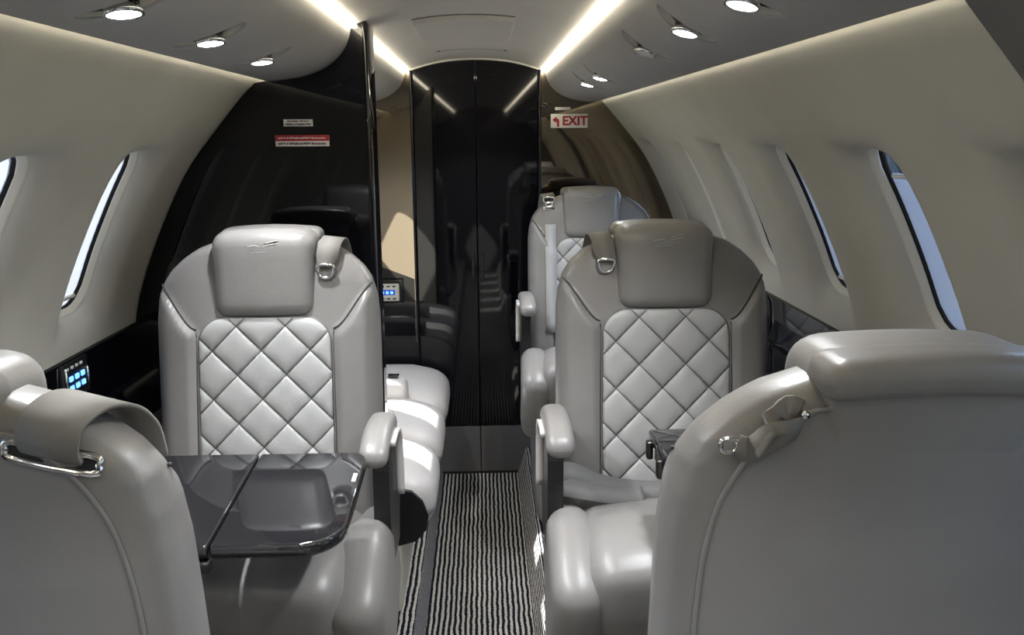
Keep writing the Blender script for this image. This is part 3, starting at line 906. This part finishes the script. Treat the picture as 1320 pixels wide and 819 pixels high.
def gen_cushion():
    def df(x, y, z):
        f_ = sstep(0.02, -0.30, y)
        z2 = z + (0.07 * f_ if z > 0.5 else 0.03 * f_) + 0.012 * (1 - (x / 0.19) ** 2) * (1 if z > 0.5 else 0)
        if z < 0.56: y = y + 0.03 * sstep(0.56, 0.40, z)
        z2 -= 0.035 * sstep(-0.22, -0.40, y) * sstep(0.40, 0.52, z)
        return (x, y, z2)
    return rbox((0, -0.185, 0.475), (0.430, 0.43, 0.185), 0.055, 14, df)
def gen_side(sd):
    def df(x, y, z):
        f_ = sstep(0.05, -0.30, y)
        k = 0.075 * f_ if z > 0.46 else -0.02 * f_
        # leaf shape: narrow at the rear, full at the front
        xs = (abs(x) - 0.228) * (0.75 + 0.30 * f_) + 0.228
        if z < 0.52: y = y + 0.06 * sstep(0.52, 0.36, z)
        k -= 0.075 * sstep(-0.20, -0.40, y) * sstep(0.36, 0.52, z)
        return (sd * xs, y, z + k)
    return rbox((0.228, -0.172, 0.455), (0.100, 0.44, 0.215), 0.045, 12, df)
def gen_base():
    return join(rbox((0, -0.10, 0.20), (0.46, 0.44, 0.40), 0.05, 8), rbox((0, 0.02, 0.37), (0.44, 0.30, 0.10), 0.03, 6))
def gen_pad(sd):
    def df(x, y, z):
        return (x + sd * 0.010 * sstep(-0.1, 0.05, y), y, z - 0.022 * sstep(-0.13, -0.22, y) - 0.01 * sstep(-0.06, 0.0, y))
    return rbox((sd * 0.250, -0.120, 0.772), (0.056, 0.185, 0.044), 0.021, 12, df)
def gen_support(sd):
    P = [(-0.150, 0.60), (-0.145, 0.71), (-0.125, 0.762), (0.02, 0.765), (0.04, 0.60), (-0.0, 0.50), (-0.11, 0.50)]
    V = [(sd * 0.240, y, z - 0.006) for y, z in P] + [(sd * 0.272, y, z - 0.006) for y, z in P]; n = len(P)
    F = [list(range(n)), [n + i for i in range(n)]] + [[i, (i + 1) % n, n + (i + 1) % n, n + i] for i in range(n)]
    return V, F
def gen_arch(sd):
    c = crom([(sd * 0.277, -0.01, 0.60), (sd * 0.277, -0.012, 0.70), (sd * 0.277, -0.035, 0.745), (sd * 0.277, -0.08, 0.762), (sd * 0.277, -0.15, 0.762)], 5)
    return ribbon(c, (1, 0, 0), 0.020, 0.012)
EMB = [[(-0.030, 1.118), (-0.012, 1.121), (0.002, 1.117), (0.012, 1.121), (0.034, 1.124)], [(-0.020, 1.112), (-0.004, 1.114), (0.010, 1.113), (0.026, 1.117)], [(0.008, 1.125), (0.036, 1.131)], [(-0.026, 1.107), (0.012, 1.108)]]
HB = {}
def head_y(x, z):
    c = b_c(1.07)
    return c - 0.012 - 0.061 - 0.006 * (1 - (x / 0.11) ** 2) + (z - 1.07) * TILT
def gen_emblem():
    parts = []
    for P in EMB:
        c = crom([(x, 0, z) for x, z in P], 4)
        parts.append(tube([(p.x, head_y(p.x, p.z) + 0.0004, p.z) for p in c], 0.0011, 5))
    return join(*parts)
def seat(loc, rz, label, mirror, back_strap=None, arms=(1, -1), lap=False):
    """mirror = +1: shoulder strap on local +x, -1 on local -x"""
    s = empty('cabin_seat', loc, rz); tag(s, label, 'seat', 'leather cabin seats')
    b = part_('back', 'backrest', 'leather', s, gen_back)
    for sd in (-1, 1):
        part_(('seam_a', sd), 'seam', 'seam', b, lambda sd=sd: seam_tube(yf, [(sd * x_, 0.945 + 0.095 * sstep(0.14, 0.235, x_) + 0.001) for x_ in [0.143 + 0.0065 * i for i in range(13)]], 0.0022, 0.0020))
        part_(('seam_b', sd), 'seam', 'seam', b, lambda sd=sd: seam_tube(yf, [(sd * 0.1455, 0.57), (sd * 0.1445, 0.75), (sd * 0.143, 0.940)], 0.0017, 0.0006))
    def g_pipe():
        pts = [(-0.195, 0.42), (-0.205, 0.6), (-0.206, 0.88), (-0.198, 0.98), (-0.178, 1.035), (-0.145, 1.075), (-0.10, 1.098), (0, 1.106), (0.10, 1.098), (0.145, 1.075), (0.178, 1.035), (0.198, 0.98), (0.206, 0.88), (0.205, 0.6), (0.195, 0.42)]
        return seam_tube(yr, pts, 0.0028, -0.0010, -1)
    part_('piping', 'rear_piping', 'leather', b, g_pipe)
    h = part_('head', 'headrest', 'leather', s, gen_head)
    part_('head_back', 'headrest_back', 'leather', s, gen_head_back)
    part_('emblem', 'emblem', 'leather_pale', h, gen_emblem)
    q = part_('panel', 'quilted_panel', 'quilt_ground', s, gen_panel)
    for i, d in enumerate(DIAM): part_(('d', i), 'quilt_diamond', 'leather_pale', q, lambda d=d: gen_diamond(d))
    cu = part_('cushion', 'seat_cushion', 'leather', s, gen_cushion)
    for sd in (-1, 1): part_(('side', sd), 'side_bolster', 'leather', s, lambda sd=sd: gen_side(sd))
    part_('base', 'seat_base', 'leather', s, gen_base)
    for sd in arms:
        a = part_(('pad', sd), 'armrest', 'leather', s, lambda sd=sd: gen_pad(sd))
        part_(('sup', sd), 'armrest_support', 'black_satin', a, lambda sd=sd: gen_support(sd), False)
        part_(('arch', sd), 'armrest_edge', 'leather_couch', a, lambda sd=sd: gen_arch(sd))
    return s
def ring_clip(parent, c, rx, rz, r, name='buckle', mat='chrome', tri=False, ydir=0.0):
    P = []
    for i in range(20):
        a = 2 * math.pi * i / 20
        k = 1.0
        if tri: k = 1.0 - 0.35 * (0.5 + 0.5 * math.sin(a)) * 0
        x = rx * math.copysign(abs(math.cos(a)) ** 0.6, math.cos(a)); z = rz * math.copysign(abs(math.sin(a)) ** 0.6, math.sin(a))
        if tri: x *= 0.55 + 0.45 * (z / rz * 0.5 + 0.5)
        P.append((c[0] + x, c[1] + ydir * z, c[2] + z))
    v, f = tube(P, r, 8, True)
    return obj(name, v, f, mat, parent)
def front_strap(s, sd, zlow, x0=0.100, w_=0.046, clipstyle='tri', name='shoulder_strap', xo=0.135, slant=0.010):
    """strap lying over the shoulder beside the headrest; s = seat root (local coordinates)"""
    x = sd * xo
    top = 1.128
    pts = [(x + sd * 0.012, b_c(1.05) + 0.085, 1.03), (x + sd * 0.010, b_c(1.10) + 0.058, 1.085), (x + sd * 0.006, b_c(1.13) + 0.03, 1.121), (x + sd * 0.004, b_c(1.13) - 0.012, 1.127),
           (x, b_c(1.12) - 0.043, 1.114)]
    z = 1.114
    while z > zlow + 1e-6:
        z -= 0.02
        pts.append((x - sd * slant * (1.114 - z) / 0.06, yf(x, z) - 0.009 - 0.004 * math.sin((1.114 - z) * 40), z))
    wl = [w_] * 5 + [w_ * (1 - (0.35 if clipstyle == 'tri' else 0.0) * i / max(1, len(pts) - 6)) for i in range(len(pts) - 5)]
    v, f = ribbon([tuple(p) for p in crom(pts, 3)], (1, 0, -0.12 * sd), 0.0 or [interp([(i, a) for i, a in enumerate(wl)], j / 3) for j in range(3 * (len(pts) - 1) + 1)], 0.0035)
    st = obj(name, v, f, 'webbing', s)
    lx, ly, lz = pts[-1]
    if clipstyle == 'tri':
        ring_clip(st, (lx, ly - 0.002, lz - 0.010), 0.021, 0.014, 0.0036, 'buckle', 'chrome', True)
    else:
        ring_clip(st, (lx, ly - 0.003, lz - 0.006), 0.020, 0.010, 0.003)
        v, f = rbox((lx, ly - 0.004, lz - 0.036), (0.044, 0.010, 0.016), 0.004, 6); obj('buckle_bar', v, f, 'chrome', st)
        for k in (-1, 1):
            v, f = tube([(lx + k * 0.012, ly - 0.004, lz - 0.012), (lx + k * 0.012, ly - 0.004, lz - 0.064)], 0.0032, 6); obj('buckle_prong', v, f, 'chrome', st)
        ring_clip(st, (lx, ly - 0.004, lz - 0.068), 0.016, 0.013, 0.003)
    return st

far_l = seat((-0.437, 1.71, RZ), 0, 'grey leather seat with quilted pale back behind the black table', 1, arms=(1,))
front_strap(far_l, 1, 1.075)
far_r = seat((0.418, 1.745, RZ), 0, 'darker grey quilted leather seat on the right facing the viewer', -1, arms=(-1,))
front_strap(far_r, -1, 1.075)
mid_r = seat((0.425, 3.06, RZ), 0, 'farthest right seat half hidden behind the quilted one, below exit sign', -1, arms=(-1,))
st = front_strap(mid_r, -1, 1.115, xo=0.158, clipstyle='long')
v, f = ribbon([(-0.155, yf(-0.155, z) - 0.004, z) for z in [1.02 - 0.03 * i for i in range(14)]], (1, 0, 0), 0.040, 0.003); obj('strap_tail', v, f, 'leather_pale', st)

near_r = seat((0.430, 0.90, RZ), math.pi, 'large blurred grey leather seat back filling the lower right corner', 1, arms=())
near_l = seat((-0.498, 0.88, RZ), math.pi, 'beige grey leather seat back at the lower left edge', 1, arms=())

for s_ in (near_r, near_l):
    for ch in s_.children:
        if ch.name.split('.')[0] in ('seat_cushion', 'side_bolster', 'seat_base'): ch.scale.y = 0.40
# rear straps of the two near seats (local coordinates of the turned seats)
def rear_slot(s, sd):
    x, z = sd * 0.150, 1.072
    c = crom([(x - sd * a_, 0, z + b_) for a_, b_ in ((0.036, 0.010), (0.030, 0.0165), (-0.030, -0.001), (-0.036, -0.010), (-0.030, -0.0165), (0.030, 0.001))], 4, True)
    v, f = tube([(p.x, yr(p.x, p.z) + 0.002, p.z) for p in c], 0.0036, 8, True)
    sl_ = obj('strap_slot', v, f, 'chrome', s)
    c2 = [(p.x, yr(p.x, p.z) + 0.0012, p.z) for p in c]
    obj('slot_shadow', c2, [list(range(len(c2)))], 'gap_black', sl_)  # black sheet painted in for the shade inside the strap slot
    pts = [(x, yr(x, z) + 0.001, z), (x + sd * 0.003, yr(x, 1.08) + 0.014, 1.088), (x + sd * 0.008, b_c(1.12) + 0.040, 1.108), (x + sd * 0.016, b_c(1.12) + 0.005, 1.114),
           (x + sd * 0.024, b_c(1.12) - 0.035, 1.100), (x + sd * 0.028, b_c(1.1) - 0.062, 1.070), (x + sd * 0.030, b_c(1.05) - 0.066, 1.03)]
    v, f = ribbon([tuple(p) for p in crom(pts, 5)], (1, 0, 0.28 * -sd), 0.052, 0.004)
    return obj('shoulder_strap', v, f, 'webbing', s)
rear_slot(near_l, -1)
# crumpled strap on the right near seat
def crumple(s, sd):
    x = sd * 0.120
    z0 = 1.060
    base = [(x - 0.030, yr(x, 1.09) + 0.012, 1.098), (x - 0.012, yr(x, 1.10) + 0.020, 1.106), (x + 0.006, yr(x, 1.08) + 0.024, 1.090), (x + 0.018, yr(x, 1.06) + 0.020, 1.070), (x + 0.030, yr(x, 1.04) + 0.016, 1.050)]
    v, f = ribbon([tuple(p) for p in crom(base, 4)], [(0.5, 0.2, -0.85)] * 17, 0.042, 0.004)
    st = obj('shoulder_strap', v, f, 'webbing', s)
    b2 = [(x - 0.034, yr(x, 1.07) + 0.010, 1.080), (x - 0.010, yr(x, 1.08) + 0.034, 1.082), (x + 0.014, yr(x, 1.07) + 0.030, 1.074), (x + 0.034, yr(x, 1.05) + 0.016, 1.052), (x + 0.052, yr(x + sd*0.03, 1.05) + 0.012, 1.054)]
    v, f = ribbon([tuple(p) for p in crom(b2, 4)], [(0.35, 0.0, -0.9)] * 17, 0.034, 0.004); obj('strap_fold', v, f, 'webbing', st)
    ring_clip(st, (x + 0.060, yr(x + 0.058, 1.05) + 0.010, 1.053), 0.012, 0.009, 0.004, 'buckle', 'chrome')
    v, f = tube([(x - 0.036, yr(x, 1.09) + 0.016, 1.100), (x - 0.036, yr(x, 1.09) + 0.026, 1.101)], 0.006, 10); obj('rivet', v, f, 'chrome', st)
crumple(near_r, 1)
for ch in near_r.children:
    if ch.name.startswith('shoulder_strap'):
        k_ = 0.66; c_ = Vector((0.12, yr(0.12, 1.075), 1.075)); ch.scale = (k_, k_, k_); ch.location = c_ * (1 - k_) + Vector((0.026, -0.004, 0.004))

# lap belt lying on the right quilted seat
def lap_belt(s):
    pts = [(-0.262, -0.04, 0.600), (-0.262, -0.065, 0.632), (-0.235, -0.075, 0.652), (-0.205, -0.075, 0.648), (-0.150, -0.075, 0.622), (-0.09, -0.08, 0.612), (-0.03, -0.085, 0.610), (0.03, -0.08, 0.612), (0.10, -0.07, 0.612)]
    v, f = ribbon([tuple(p) for p in crom(pts, 5)], (0, 0.75, 0.6), 0.046, 0.004)
    b = obj('lap_belt', v, f, 'belt_grey', s)
    p2 = [(-0.245, -0.10, 0.632), (-0.20, -0.115, 0.628), (-0.13, -0.115, 0.616), (-0.07, -0.11, 0.612)]
    v, f = ribbon([tuple(p) for p in crom(p2, 5)], (0, 0.8, 0.5), 0.044, 0.004); obj('belt_tail', v, f, 'belt_grey', b)
    v, f = rbox((0.005, -0.085, 0.628), (0.052, 0.040, 0.018), 0.006, 6); obj('belt_buckle', v, f, 'dark_metal', b)
    v, f = rbox((0.040, -0.085, 0.632), (0.024, 0.034, 0.024), 0.006, 6); obj('buckle_tongue', v, f, 'chrome', b)
lap_belt(far_r)

# ------------------------------------------------------------------ folding tables
def leaf(name, x0, x1, y0, y1, z0, z1, rc, corners, mat, parent):
    """slab with rounded corners where listed: 'fr','br','fl','bl'"""
    P = []
    spec = [('br', x1, y1, 0), ('bl', x0, y1, 90), ('fl', x0, y0, 180), ('fr', x1, y0, 270)]
    for k, x, y, a0 in spec:
        r = rc.get(k, 0.004)
        cx_ = x - r if x == x1 else x + r; cy_ = y - r if y == y1 else y + r
        for i in range(9):
            a = math.radians(a0 + 90 * i / 8); P.append((cx_ + r * math.cos(a), cy_ + r * math.sin(a)))
    n = len(P); V, F = [], []
    mx, my = (x0 + x1) / 2, (y0 + y1) / 2
    prof = [(0.012, z0), (0.004, z0 + 0.003), (0.0, z0 + 0.009), (0.0, z1 - 0.007), (0.002, z1 - 0.002), (0.006, z1)]
    for ins, z in prof:
        for (x, y) in P:
            L = math.hypot(x - mx, y - my); V.append((x - (x - mx) / L * ins, y - (y - my) / L * ins, z))
    for k in range(len(prof) - 1):
        for i in range(n): F.append([k * n + i, k * n + (i + 1) % n, (k + 1) * n + (i + 1) % n, (k + 1) * n + i])
    F.append(list(range(n))); F.append([(len(prof) - 1) * n + i for i in range(n)])
    o = obj(name, V, F, mat, parent, True)
    m = o.modifiers.new('ws', 'WEIGHTED_NORMAL'); m.keep_sharp = True
    return o
TZ = 0.0
tb = empty('folding_table', (0, 1.495, 0.893)); tb.rotation_euler = (math.radians(4.5), 0, 0)
tag(tb, 'black gloss folding table deployed in front of the left quilted seat', 'table')
leaf('table_leaf', -0.3885, -0.193, -0.318, 0.0, TZ - 0.026, TZ, {'fr': 0.066, 'br': 0.030}, None, 'table_gloss', tb)
leaf('table_leaf', -0.700, -0.3915, -0.318, 0.0, TZ - 0.026, TZ, {}, None, 'table_gloss', tb)
v, f = rbox((-0.402, -0.314, TZ - 0.034), (0.026, 0.020, 0.018), 0.004, 5); obj('hinge_block', v, f, 'black_satin', tb)
v, f = rbox((-0.69, -0.10, TZ - 0.040), (0.09, 0.07, 0.026), 0.005, 5); obj('support_arm', v, f, 'black_satin', tb)
v, f = rbox((-0.2035, -0.105, TZ + 0.0004), (0.007, 0.030, 0.0014), 0.0006, 4); obj('edge_label', v, f, 'sign_white', tb)
tr_ = empty('stowed_table', (0, 0, 0)); tag(tr_, 'black folded table end showing beside the near right seat', 'table')
v, f = rbox((0.47, 1.40, 0.925), (0.30, 0.14, 0.022), 0.006, 6); obj('table_leaf', v, f, 'table_gloss', tr_)
v, f = rbox((0.475, 1.40, 0.893), (0.29, 0.125, 0.030), 0.006, 6); obj('table_leaf', v, f, 'black_satin', tr_)
v, f = rbox((0.64, 1.40, 0.86), (0.20, 0.06, 0.04), 0.006, 6); obj('support_arm', v, f, 'black_satin', tr_)
for k in (-1, 1):
    v, f = rbox((0.318, 1.40 + k * 0.045, 0.905), (0.012, 0.018, 0.034), 0.004, 5); obj('hinge', v, f, 'dark_metal', tr_)

# ------------------------------------------------------------------ couch beyond the partition
co = empty('side_couch', (0, 0, RZ)); tag(co, 'pale leather side-facing couch with three cushions lit by sun beside the aisle', 'couch')
X0, X1 = -0.70, -0.135
cl_ = [(2.235, 2.64), (2.64, 3.05), (3.05, 3.52)]
for (a, b) in cl_:
    def df(x, y, z, a=a, b=b):
        t = (y - a) / (b - a)
        puff = 0.016 * (1 - (2 * t - 1) ** 4)
        k = sstep(-0.30, -0.14, x)
        return (x + 0.012 * (1 - (2 * t - 1) ** 4) * k, y, z + (puff if z > 0.3 else 0) - 0.03 * k * (1 if z > 0.3 else 0))
    v, f = rbox(((X0 + X1) / 2, (a + b) / 2, 0.315), (X1 - X0, b - a - 0.002, 0.17), 0.070, 14, df)
    c_ = obj('seat_cushion', v, f, 'leather_couch', co)
v, f = rbox((-0.44, 2.87, 0.12), (0.44, 1.30, 0.23), 0.015, 6); obj('couch_base', v, f, 'cream', co)
# black end panel, rounded on the aisle side
P = [(-0.46, 0.02), (-0.252, 0.02), (-0.252, 0.205), (-0.175, 0.225), (-0.145, 0.262), (-0.140, 0.300), (-0.155, 0.345), (-0.185, 0.375), (-0.24, 0.388), (-0.46, 0.392)]
v, f = prism_y(P, 2.222, 2.236); bevel_mod(obj('end_panel', v, f, 'black_satin', co, False), 0.003)
v, f = rbox((-0.245, 2.24, 0.10), (0.014, 0.03, 0.20), 0.003, 5); obj('end_post', v, f, 'cream', co)
for (ya, yb, x1) in ((2.965, 3.085, -0.262), (2.60, 2.70, -0.268)):
    def df2(x, y, z):
        return (x, y, z - 0.012 * sstep(-0.34, -0.27, x))
    v, f = rbox(((-0.66 + x1) / 2, (ya + yb) / 2, 0.425), (x1 + 0.66, yb - ya, 0.115), 0.030, 10, df2)
    a_ = obj('armrest', v, f, 'leather_couch', co)
    v, f = rbox((x1 - 0.05, (ya + yb) / 2, 0.485), (0.04, 0.03, 0.004), 0.0015, 4); obj('arm_switch', v, f, 'dark_metal', a_)
v, f = rbox((-0.74, 2.87, 0.60), (0.10, 1.26, 0.50), 0.05, 8); obj('backrest', v, f, 'leather_couch', co)

# ------------------------------------------------------------------ side controls
cp = empty('seat_control', (0, 0, 0)); tag(cp, 'small black control panel with blue lit buttons on the left side rail', 'control panel')
v, f = rbox((-0.8435, 1.765, 0.965), (0.010, 0.115, 0.080), 0.003, 5); obj('faceplate', v, f, 'black_satin', cp)
for i in range(3):
    for j in range(2):
        v, f = rbox((-0.8375, 1.742 + 0.026 * i, 0.968 - 0.020 * j + 0.002), (0.004, 0.014, 0.011), 0.0015, 4); obj('lit_button', v, f, 'blue_glow', cp)
for i in range(4):
    v, f = rbox((-0.8375, 1.730 + 0.020 * i, 0.993), (0.004, 0.010, 0.006), 0.0015, 4); obj('button', v, f, 'panel_cream', cp)
v, f = tube([(-0.836, 1.718, 0.935), (-0.836, 1.718, 0.998)], 0.004, 8); obj('chrome_bar', v, f, 'chrome', cp)
v, f = tube([(-0.836, 1.813, 0.945), (-0.836, 1.813, 0.98)], 0.003, 8); obj('chrome_bar', v, f, 'chrome', cp)
hd = tag(obj('rail_handle', *tube([(0.838, 2.40, 0.90), (0.832, 2.40, 0.92), (0.832, 2.40, 0.985), (0.838, 2.40, 1.0)], 0.004, 8), 'chrome'), 'slim chrome latch on the right side rail behind the quilted seat', 'latch')
